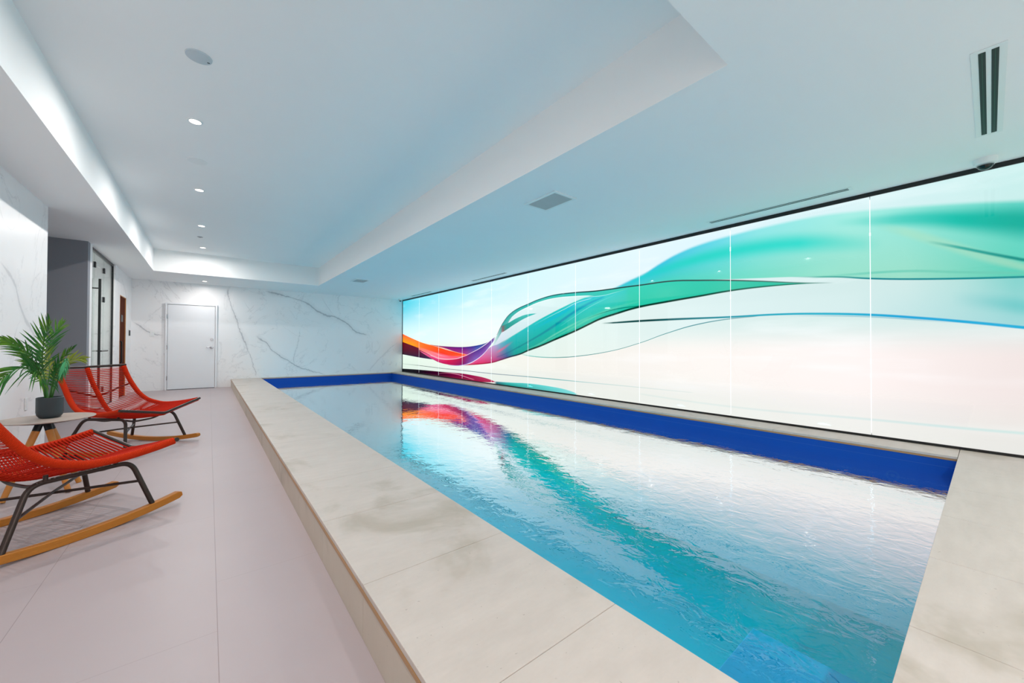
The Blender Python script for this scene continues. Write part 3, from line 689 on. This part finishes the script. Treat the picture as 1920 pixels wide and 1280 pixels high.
# ================================================================== MURAL
mural = tag(empty('backlit_mural', (XR, 5.1, KZ)), 'wall-long backlit glass mural of a teal, magenta and orange ribbon above the pool', 'mural')
def to_mural(o):
    o.parent = mural; o.matrix_parent_inverse = Matrix.Translation((-XR, -5.1, -KZ)); return o
z0, z1 = KZ+.022, ZC-.040
for k in range(11):
    a = YN+1.2531*k; b = min(a+1.2531, YF-.02)
    a = max(a, YN+.01)
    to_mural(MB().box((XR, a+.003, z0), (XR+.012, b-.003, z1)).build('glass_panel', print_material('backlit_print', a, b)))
for k in range(1, 11):
    yy = YN+1.2531*k
    mb = MB(); rr = random.Random(k)
    mb.box((XR-.0015, yy-.0028, z0+.02), (XR+.004, yy+.0028, z1-.03))
    for q in range(rr.randint(3, 7)):
        zz = rr.uniform(z0+.4, z1-.1); hh_ = rr.uniform(.01, .03); mb.box((XR-.0018, yy-.0055, zz-hh_), (XR+.004, yy+.0055, zz+hh_))
    to_mural(mb.build('light_seam', M['seam_glow']))
mb = MB(); mb.box((XR-.012, YN, z1), (XR+.04, YF, ZC)); mb.box((XR-.012, YN, KZ+.0005), (XR+.04, YF, z0)); mb.box((XR-.012, YF-.018, z0), (XR+.04, YF, z1)); mb.box((XR-.012, YN, z0), (XR+.04, YN+.01, z1))
to_mural(mb.build('frame', M['black_metal']))

# ================================================================== CEILING FITTINGS
dl = empty('downlight', (0, 0, 0))
MB().lathe([(.041, -.001), (.041, -.006), (.048, -.007), (.054, -.004), (.055, 0)]).build('trim_ring', M['white_plastic'], dl, True)
MB().lathe([(0, -.0042), (.040, -.0042), (.040, -.001)]).build('lens', M['lamp_glow'], dl, True)
spots = [(-.11, 4.256, ZU, 'lit round downlight in the tray ceiling, nearest the viewer'),
         (-.11, 6.114, ZU, 'lit round downlight in the tray ceiling, second from the viewer'),
         (-.11, 7.936, ZU, 'lit round downlight in the tray ceiling, third from the viewer'),
         (-.11, 9.704, ZU, 'lit round downlight in the tray ceiling, closest to its far end'),
         (-.09, 11.384, ZC, 'lit round downlight in the lower ceiling above the white door'),
         (-.11, 2.43, ZU, 'lit round downlight in the tray ceiling overhead, out of view'),
         (-.11, -.6, ZC, 'added fill downlight in the lower ceiling behind the viewer')]  # the last one is added out of view as fill light
for i, (x, y, z, lab) in enumerate(spots):
    o = dl if i == 0 else copy_tree(dl)
    o.location = (x, y, z); tag(o, lab, 'ceiling light', 'recessed downlights')
    pw = SPOT_POWER*(.5 if i == 4 else 1)
    area_light('downlight_beam', (x, y, z-.012), .075, pw, (1, .95, .91))
area_light('added_shower_fill', (-2.1, 9.2, ZC-.02), .2, 16, (1, .95, .9))  # unseen lamp, added to brighten the room behind the glass
for (x, y, lab) in ((3.4, -1.1, 'added fill downlight over the deck behind the viewer, towards the mural'), (1.2, -1.1, 'added fill downlight over the deck behind the viewer, middle of three')):  # unseen downlights, added to lift the near ceiling
    o = copy_tree(dl); o.location = (x, y, ZC); tag(o, lab, 'ceiling light', 'recessed downlights')
    area_light('downlight_beam', (x, y, ZC-.012), .09, SPOT_POWER*1.15, (1, .93, .88))

sp = tag(empty('ceiling_speaker', (-.07, 3.281, ZU)), 'round flush grey ceiling speaker nearest the viewer in the tray', 'speaker')
MB().lathe([(0, -.008), (.067, -.008), (.071, -.006), (.072, 0)]).build('grille', simple('speaker_grille', (196, 206, 212), .6), sp, True)
MB().box((.044, .018, -.0105), (.058, .023, -.0078)).build('badge', M['dark_socket'], sp)
sd = tag(empty('access_cover', (-.112, 5.167, ZU)), 'faint white round cover between the first two downlights', 'ceiling cover')
MB().lathe([(0, -.006), (.070, -.006), (.084, -.004), (.086, 0)]).build('cover_plate', M['white_plastic'], sd, True)
sk = tag(empty('sprinkler_head', (-.141, 8.774, ZU)), 'small grey sprinkler head between the third and fourth downlights', 'sprinkler')
MB().lathe([(0, -.012), (.018, -.012), (.02, -.004), (.04, -.003), (.042, 0)], n=24).build('rosette', simple('sprinkler_grey', (150, 155, 160), .4), sk, True)

# square return grilles
def grille(x, y, lab):
    g = empty('air_vent', (x, y, ZC)); tag(g, lab, 'vent', 'square ceiling vents')
    hx, hy, bw = .155, .225, .028
    mb = MB(); z0_, z1_ = -.010, -.0005
    mb.box((-hx, -hy, z0_), (hx, -hy+bw, z1_)); mb.box((-hx, hy-bw, z0_), (hx, hy, z1_)); mb.box((-hx, -hy+bw, z0_), (-hx+bw, hy-bw, z1_)); mb.box((hx-bw, -hy+bw, z0_), (hx, hy-bw, z1_))
    mb.build('frame', M['white_plastic'], g)
    MB().box((-hx+bw, -hy+bw, -.002), (hx-bw, hy-bw, -.0006)).build('backing', M['vent_grey'], g)
    mb = MB(); n = 22
    for i in range(n):
        q = -hx+bw + (i+.5)*(2*(hx-bw))/n
        mb.box((q-.0022, -hy+bw, -.0085), (q+.0022, hy-bw, -.0035))
    mb.build('slats', simple('vent_slat_grey', (206, 214, 216), .5), g)
    return g
grille(2.72, 2.80, 'square slatted vent in the lower ceiling, the larger-looking one near the middle')
grille(2.70, 8.99, 'square slatted vent in the lower ceiling, near the end wall')

def slot(x, y, length, width, along, lab, sw=.012):
    g = empty('slot_diffuser', (x, y, ZC), 0 if along == 'x' else math.pi/2); tag(g, lab, 'vent', 'linear slot diffusers')
    L, Wd = length/2, width/2
    MB().box((-L, -Wd, -.003), (L, Wd, -.0003), .0008).build('flange', M['white_plastic'], g)
    for s_ in (-1, 1):
        MB().box((-L+.03, s_*Wd*.36-sw, -.0042), (L-.03, s_*Wd*.36+sw, -.0032)).build('slot', M['dark_slot'], g)
    for s_ in (-1, 1):
        MB().box((-L+.03, s_*Wd*.36-.0012, -.0058), (L-.03, s_*Wd*.36+.0012, -.0043)).build('blade', simple('slot_blade', (14, 60, 40), .4) if 'slot_blade' not in bpy.data.materials else bpy.data.materials['slot_blade'], g)
    return g
slot(3.62, -.005, 1.24, .118, 'x', 'linear two-slot diffuser near the upper right corner, above the dome camera')
slot(4.69, 1.45, 1.32, .10, 'y', 'long two-slot diffuser close above the mural, the longest-looking one', .009)
slot(4.71, 6.75, 1.32, .10, 'y', 'two-slot diffuser above the mural, second from the viewer', .009)
slot(4.76, 10.2, 1.32, .10, 'y', 'two-slot diffuser above the mural, furthest from the viewer', .009)

def dome(x, y, s, lab, rz=0):
    g = empty('security_camera', (x, y, ZC), rz); tag(g, lab, 'security camera')
    MB().lathe([(0, -.045*s), (.052*s, -.045*s), (.060*s, -.040*s), (.064*s, -.02*s), (.064*s, -.0)]).build('housing', M['white_plastic'], g, True)
    pr = [(.044*s*math.cos(q), -.046*s-.040*s*math.sin(q)) for q in [i*math.pi/2/10 for i in range(11)]]
    MB().lathe(pr).build('dome', simple('smoked_dome', (10, 26, 26), .08, var=.1) if 'smoked_dome' not in bpy.data.materials else bpy.data.materials['smoked_dome'], g, True)
    mb = MB(); mb.lathe([(.044*s, -.045*s), (.047*s, -.047*s), (.047*s, -.054*s), (.0445*s, -.054*s)]); mb.build('dome_ring', M['chrome'], g, True)
    return g
dome(4.775, .015, 1.0, 'white dome security camera on the ceiling at the right edge of the photo')
dome(4.80, 11.80, .9, 'small white dome security camera in the far ceiling corner beside the mural')

# switches
o = tag(empty('light_switch', (-1.024, YF, 1.304)), 'white light switch on the end wall left of the white door', 'switch')
MB().box((-.036, -.008, -.058), (.036, -.0005, .058), .003).build('cover_plate', M['white_plastic'], o)
MB().box((-.015, -.012, -.03), (.015, -.008, .03), .002).build('rocker', M['white_gloss'], o)
o = tag(empty('sauna_control', (XL, 11.75, 1.315)), 'small dark control panel on the left wall past the sauna door', 'control panel')
MB().box((.0005, -.045, -.06), (.016, .045, .06), .004).build('housing', M['dark_socket'], o)
MB().box((.016, -.03, .0), (.0175, .03, .04)).build('screen', M['black_metal'], o)
p = at(48, 757, 'x', XL)
o = tag(empty('wall_outlet', (XL, p.y, max(p.z, .3))), 'white wall outlet low on the marble wall behind the palm', 'outlet')
MB().box((.0005, -.036, -.058), (.007, .036, .058), .003).build('cover_plate', M['white_plastic'], o)
for zz in (-.024, .024): MB().box((.007, -.016, zz-.012), (.0085, .016, zz+.012), .0008).build('socket', M['white_gloss'], o)

# ================================================================== ROCKING CHAIRS (forward = +x)
def make_chair():
    c = empty('rocking_chair')
    side = [(-.362, .30, .822), (-.325, .302, .735), (-.275, .306, .64), (-.205, .32, .53), (-.128, .338, .457), (-.045, .355, .422), (.045, .37, .404), (.17, .385, .410), (.29, .397, .427), (.392, .406, .448)]
    cen = [(-.423, 0, .816), (-.37, 0, .68), (-.312, 0, .57), (-.255, 0, .47), (-.19, 0, .385), (-.11, 0, .336), (0, 0, .318), (.15, 0, .326), (.29, 0, .343), (.404, 0, .361)]
    sc = spline(side, 6); cc = spline(cen, 6)
    N = 56
    for sd in (1, -1):
        pts = [Vector((p.x, p.y*sd, p.z)) for p in sc]
        MB().tube(pts, .0215, 14).build('side_rail', M['rope_wrap'], c, True)
        tip = pts[-1]; dr = (pts[-1]-pts[-2]).normalized()
        ra = resample(pts, N); rb = resample(cc, N)
        mb = MB()
        for i in range(1, N-1):
            a, b = ra[i], rb[i]
            nr = (ra[min(i+1, N-1)]-ra[i-1]).normalized().cross((b-a).normalized()).normalized()
            if nr.z < 0 and abs(nr.z) > abs(nr.x): nr = -nr
            if abs(nr.z) <= abs(nr.x) and nr.x < 0: nr = -nr
            tg = (ra[min(i+1, N-1)]-ra[i-1]).normalized()
            mb.tube([a+nr*.019, a.lerp(b, .5)+nr*.014, b+nr*.017], .0031, 5, False)
            mb.tube([a-nr*.019+tg*.004, b-nr*.017+tg*.004], .0031, 5, False)
        mb.build('rope_sling', M['rope'], c, True)
    MB().tube(cc, .0195, 14).build('center_rail', M['rope_wrap'], c, True)
    # front and back bars bend at the centre rail
    f0, f1 = Vector((.398, .428, .456)), Vector((.410, 0, .364))
    MB().tube(rounded([f0, f1, (f0.x, -f0.y, f0.z)], .03), .0125, 12).build('front_bar', M['bronze_metal'], c, True)
    b0, b1 = Vector((-.366, .325, .835)), Vector((-.428, 0, .828))
    MB().tube(rounded([b0, b1, (b0.x, -b0.y, b0.z)], .05), .0125, 12).build('back_bar', M['bronze_metal'], c, True)
    MB().tube(rounded([(-.292, .303, .635), (-.318, 0, .520), (-.292, -.303, .635)], .05), .009, 10).build('back_brace', M['bronze_metal'], c, True)
    zr = lambda s: .0 + s*s/(2*2.45)
    for sd in (1, -1):
        U_ = rounded([(.337, .318*sd, .052), (.262, .245*sd, .338), (-.158, .245*sd, .338), (-.275, .318*sd, .050)], .06, 8)
        MB().tube(U_, .0135, 12).build('leg_frame', M['bronze_metal'], c, True)
        # wooden runner: a curved plank with rounded ends
        mb = MB(); n = 60; prev = None; s0, s1 = -.545, .490
        for i in range(n+1):
            s_ = s0+(s1-s0)*i/n
            e = min(1, math.sqrt(max(1-(1-min(1, min(s_-s0, s1-s_)/.018))**2, .35)))
            zb = zr(s_); h_ = .043; mid = zb+h_/2; hh = h_/2*e
            sl = s_/2.45; nx, nz = -sl, 1
            w_ = .019
            ring = [mb.bm.verts.new((s_+nx*dz, .318*sd+dy, mid+dz)) for dy, dz in ((-w_, -hh+.003), (-w_+.003, -hh), (w_-.003, -hh), (w_, -hh+.003), (w_, hh-.003), (w_-.003, hh), (-w_+.003, hh), (-w_, hh-.003))]
            if prev:
                for k in range(8): mb.bm.faces.new((prev[k], prev[(k+1) % 8], ring[(k+1) % 8], ring[k]))
            else: mb.bm.faces.new(ring[::-1])
            prev = ring
        mb.bm.faces.new(prev)
        mb.build('rocker_runner', M['runner_wood'], c)
    def leg_pt(front, sd, zz):
        a, b = (Vector((.337, .318*sd, .052)), Vector((.262, .245*sd, .338))) if front else (Vector((-.275, .318*sd, .050)), Vector((-.158, .245*sd, .338)))
        return a.lerp(b, (zz-a.z)/(b.z-a.z))
    mb = MB(); mb.tube([leg_pt(True, -1, .215), leg_pt(False, 1, .19)], .008, 10)
    mb.build('cross_brace', M['bronze_metal'], c, True)
    x0 = (leg_pt(True, -1, .215)+leg_pt(False, 1, .19))/2
    MB().tube(rounded([leg_pt(False, -1, .19), x0+Vector((-.01, -.01, .006)), leg_pt(True, 1, .215)], .1), .008, 10).build('cross_brace', M['bronze_metal'], c, True)
    mb = MB()
    for sx in (.19, -.1):
        mb.tube(rounded([(sx, .245, .338), (sx, .10, .292), (sx, -.10, .292), (sx, -.245, .338)], .05), .009, 10)
        for sd in (1, -1): mb.tube([(sx, .245*sd, .338), (sx, .247*sd, .372)], .010, 10)
    mb.build('seat_support', M['bronze_metal'], c, True)
    return c
ch = make_chair(); ch.location = (-.724, 3.356, 0.0); ch.rotation_euler = (0, 0, math.radians(34.87))
tag(ch, 'red rope rocking chair nearest the viewer, cut by the left edge', 'chair', 'red rope rocking chairs')
c2 = copy_tree(ch); c2.location = (-.657, 5.524, 0.0); c2.rotation_euler = (0, 0, math.radians(-40.5))
tag(c2, 'red rope rocking chair behind the side table, in front of the glass door', 'chair', 'red rope rocking chairs')

# ================================================================== SIDE TABLE
TX, TY, TZ = -.915, 4.27, .525
tb = tag(empty('side_table', (TX, TY, 0)), 'small round grey side table on splayed wooden legs between the rocking chairs', 'table')
MB().lathe([(0, TZ-.012), (.215, TZ-.012), (.238, TZ-.007), (.243, TZ-.003), (.241, TZ), (0, TZ)], n=72).build('tabletop', M['stone_table'], tb, True)
MB().lathe([(0, TZ-.024), (.150, TZ-.024), (.155, TZ-.0125), (0, TZ-.0125)], n=48).build('under_plate', M['dark_socket'], tb, True)
for fx, fy in ((-.778, 4.125), (-1.070, 4.105), (-.772, 4.372)):
    p1 = Vector((fx-TX, fy-TY, .004)); p0 = Vector((p1.x*.10-.012, p1.y*.10, TZ-.025)); pm = p0.lerp(p1, .12)
    l = MB().tube([pm, p1], [.0205, .0155], 18).build('leg', M['leg_wood'], tb, True)
    MB().tube([p0, pm], .0205, 18).build('leg_socket', M['dark_socket'], l, True)

# ================================================================== PALM
BX, BY = -.905, 4.285
pl = tag(empty('potted_palm', (BX, BY, TZ)), 'small green palm in a charcoal bowl pot on the side table', 'plant')
MB().lathe([(0, 0), (.044, 0), (.052, .005), (.063, .022), (.067, .045), (.067, .148), (.064, .150), (.062, .147), (.062, .13), (0, .13)], n=64).build('pot', M['pot'], pl, True)
MB().lathe([(0, .134), (.03, .136), (.0615, .131)], n=32).build('soil', M['soil'], pl, True)
D0 = (Vector((BX, BY, TZ))-CAM).dot(F)
def pp(u, v, dd=0):
    """a point at pot depth + dd metres, relative to the palm"""
    d = F + R*((u-960)/FPX) + U*((640-v)/FPX)
    return CAM + d*(D0+dd) - Vector((BX, BY, TZ))
def frond(path, n, length, mat, start=.3, droop=.25, spread=.9, seed=0, up=None, asym=(1, 1)):
    rr = random.Random(seed)
    pts = spline(path, 8); pts = resample(pts, 40)
    mb = MB()
    side_ref = up or Vector((-.5, -.75, .4))
    for i in range(n):
        f = start+(1-start)*(i+.5)/n
        q = f*39; i0 = min(int(q), 38); p = pts[i0].lerp(pts[i0+1], q-i0); tg = (pts[i0+1]-pts[i0]).normalized()
        sd = tg.cross(side_ref).normalized()
        env = math.sin(math.pi*min(1, .18+.74*(f-start)/(1-start)))**.7
        for s_ in (1, -1):
            ang = spread*(1-.55*(f-start)/(1-start)) + rr.uniform(-.12, .12)
            dr = (tg*math.cos(ang)+sd*s_*math.sin(ang)+side_ref*rr.uniform(.0, .3)).normalized()
            L = length*env*rr.uniform(.85, 1.1)*(asym[0] if s_ > 0 else asym[1])
            wv = .0078*rr.uniform(.8, 1.15)
            wdir = dr.cross(side_ref).normalized(); nn = dr.cross(wdir)
            segs = 6; prev = None
            for k in range(segs+1):
                tt = k/segs; w_ = wv*math.sin(math.pi*(.12+.86*tt)**.75) if tt < 1 else 0.0004
                cpt = p + dr*L*tt + Vector((0, 0, -1))*droop*L*tt*tt
                row = [mb.bm.verts.new(cpt+wdir*w_), mb.bm.verts.new(cpt+nn*w_*.45), mb.bm.verts.new(cpt-wdir*w_)]
                if prev: mb.bm.faces.new((prev[0], prev[1], row[1], row[0])); mb.bm.faces.new((prev[1], prev[2], row[2], row[1]))
                prev = row
    # terminal leaflet
    fo = mb.build('frond', mat, pl)
    MB().tube(pts, [.0052*(1-.75*i/39) for i in range(40)], 8).build('stalk', M['stem'], fo, True)
base_ = (90, 750)
frond([pp(89, 752), pp(84, 715, .0), pp(79, 672, -.02), pp(84, 634, -.04), pp(95, 604, -.08)], 15, .19, M['leaf'], .34, .10, 1.0, 1)
frond([pp(91, 752), pp(86, 712, .05), pp(88, 668, .1), pp(100, 630, .14), pp(116, 606, .18)], 14, .17, M['leaf'], .38, .15, .95, 2)
frond([pp(86, 752), pp(76, 705, -.05), pp(60, 672, -.10), pp(36, 650, -.14), pp(4, 636, -.18)], 16, .15, M['leaf'], .36, .30, .8, 3)
frond([pp(87, 752), pp(78, 712, -.08), pp(58, 690, -.18), pp(28, 693, -.26), pp(-6, 716, -.30)], 17, .20, M['leaf'], .34, .35, 1.25, 4)
frond([pp(92, 752), pp(99, 715, .0), pp(106, 690, -.02), pp(118, 670, -.04), pp(140, 650, -.06)], 12, .12, M['leaf'], .35, .15, .45, 5)
frond([pp(94, 752), pp(102, 718, .06), pp(114, 690, .10), pp(134, 674, .12), pp(158, 672, .14)], 14, .12, M['leaf_bright'], .35, .2, .8, 6)
frond([pp(93, 752), pp(98, 722, -.03), pp(104, 700, -.05), pp(112, 686, -.07), pp(124, 684, -.09)], 12, .12, M['leaf'], .3, .8, 1.0, 7)
frond([pp(95, 752), pp(104, 724, -.02), pp(116, 694, -.04), pp(124, 676, -.10), pp(122, 690, -.16)], 11, .11, M['leaf_blue'], .45, .8, .9, 8)
frond([pp(88, 752), pp(84, 726, .05), pp(76, 700, .12), pp(60, 684, .16), pp(44, 680, .2)], 12, .10, M['leaf'], .35, .3, .9, 9)
frond([pp(90, 752), pp(88, 730, .02), pp(93, 700, .05), pp(92, 680, .08), pp(90, 660, .10)], 10, .10, M['leaf_bright'], .4, .5, .9, 10)
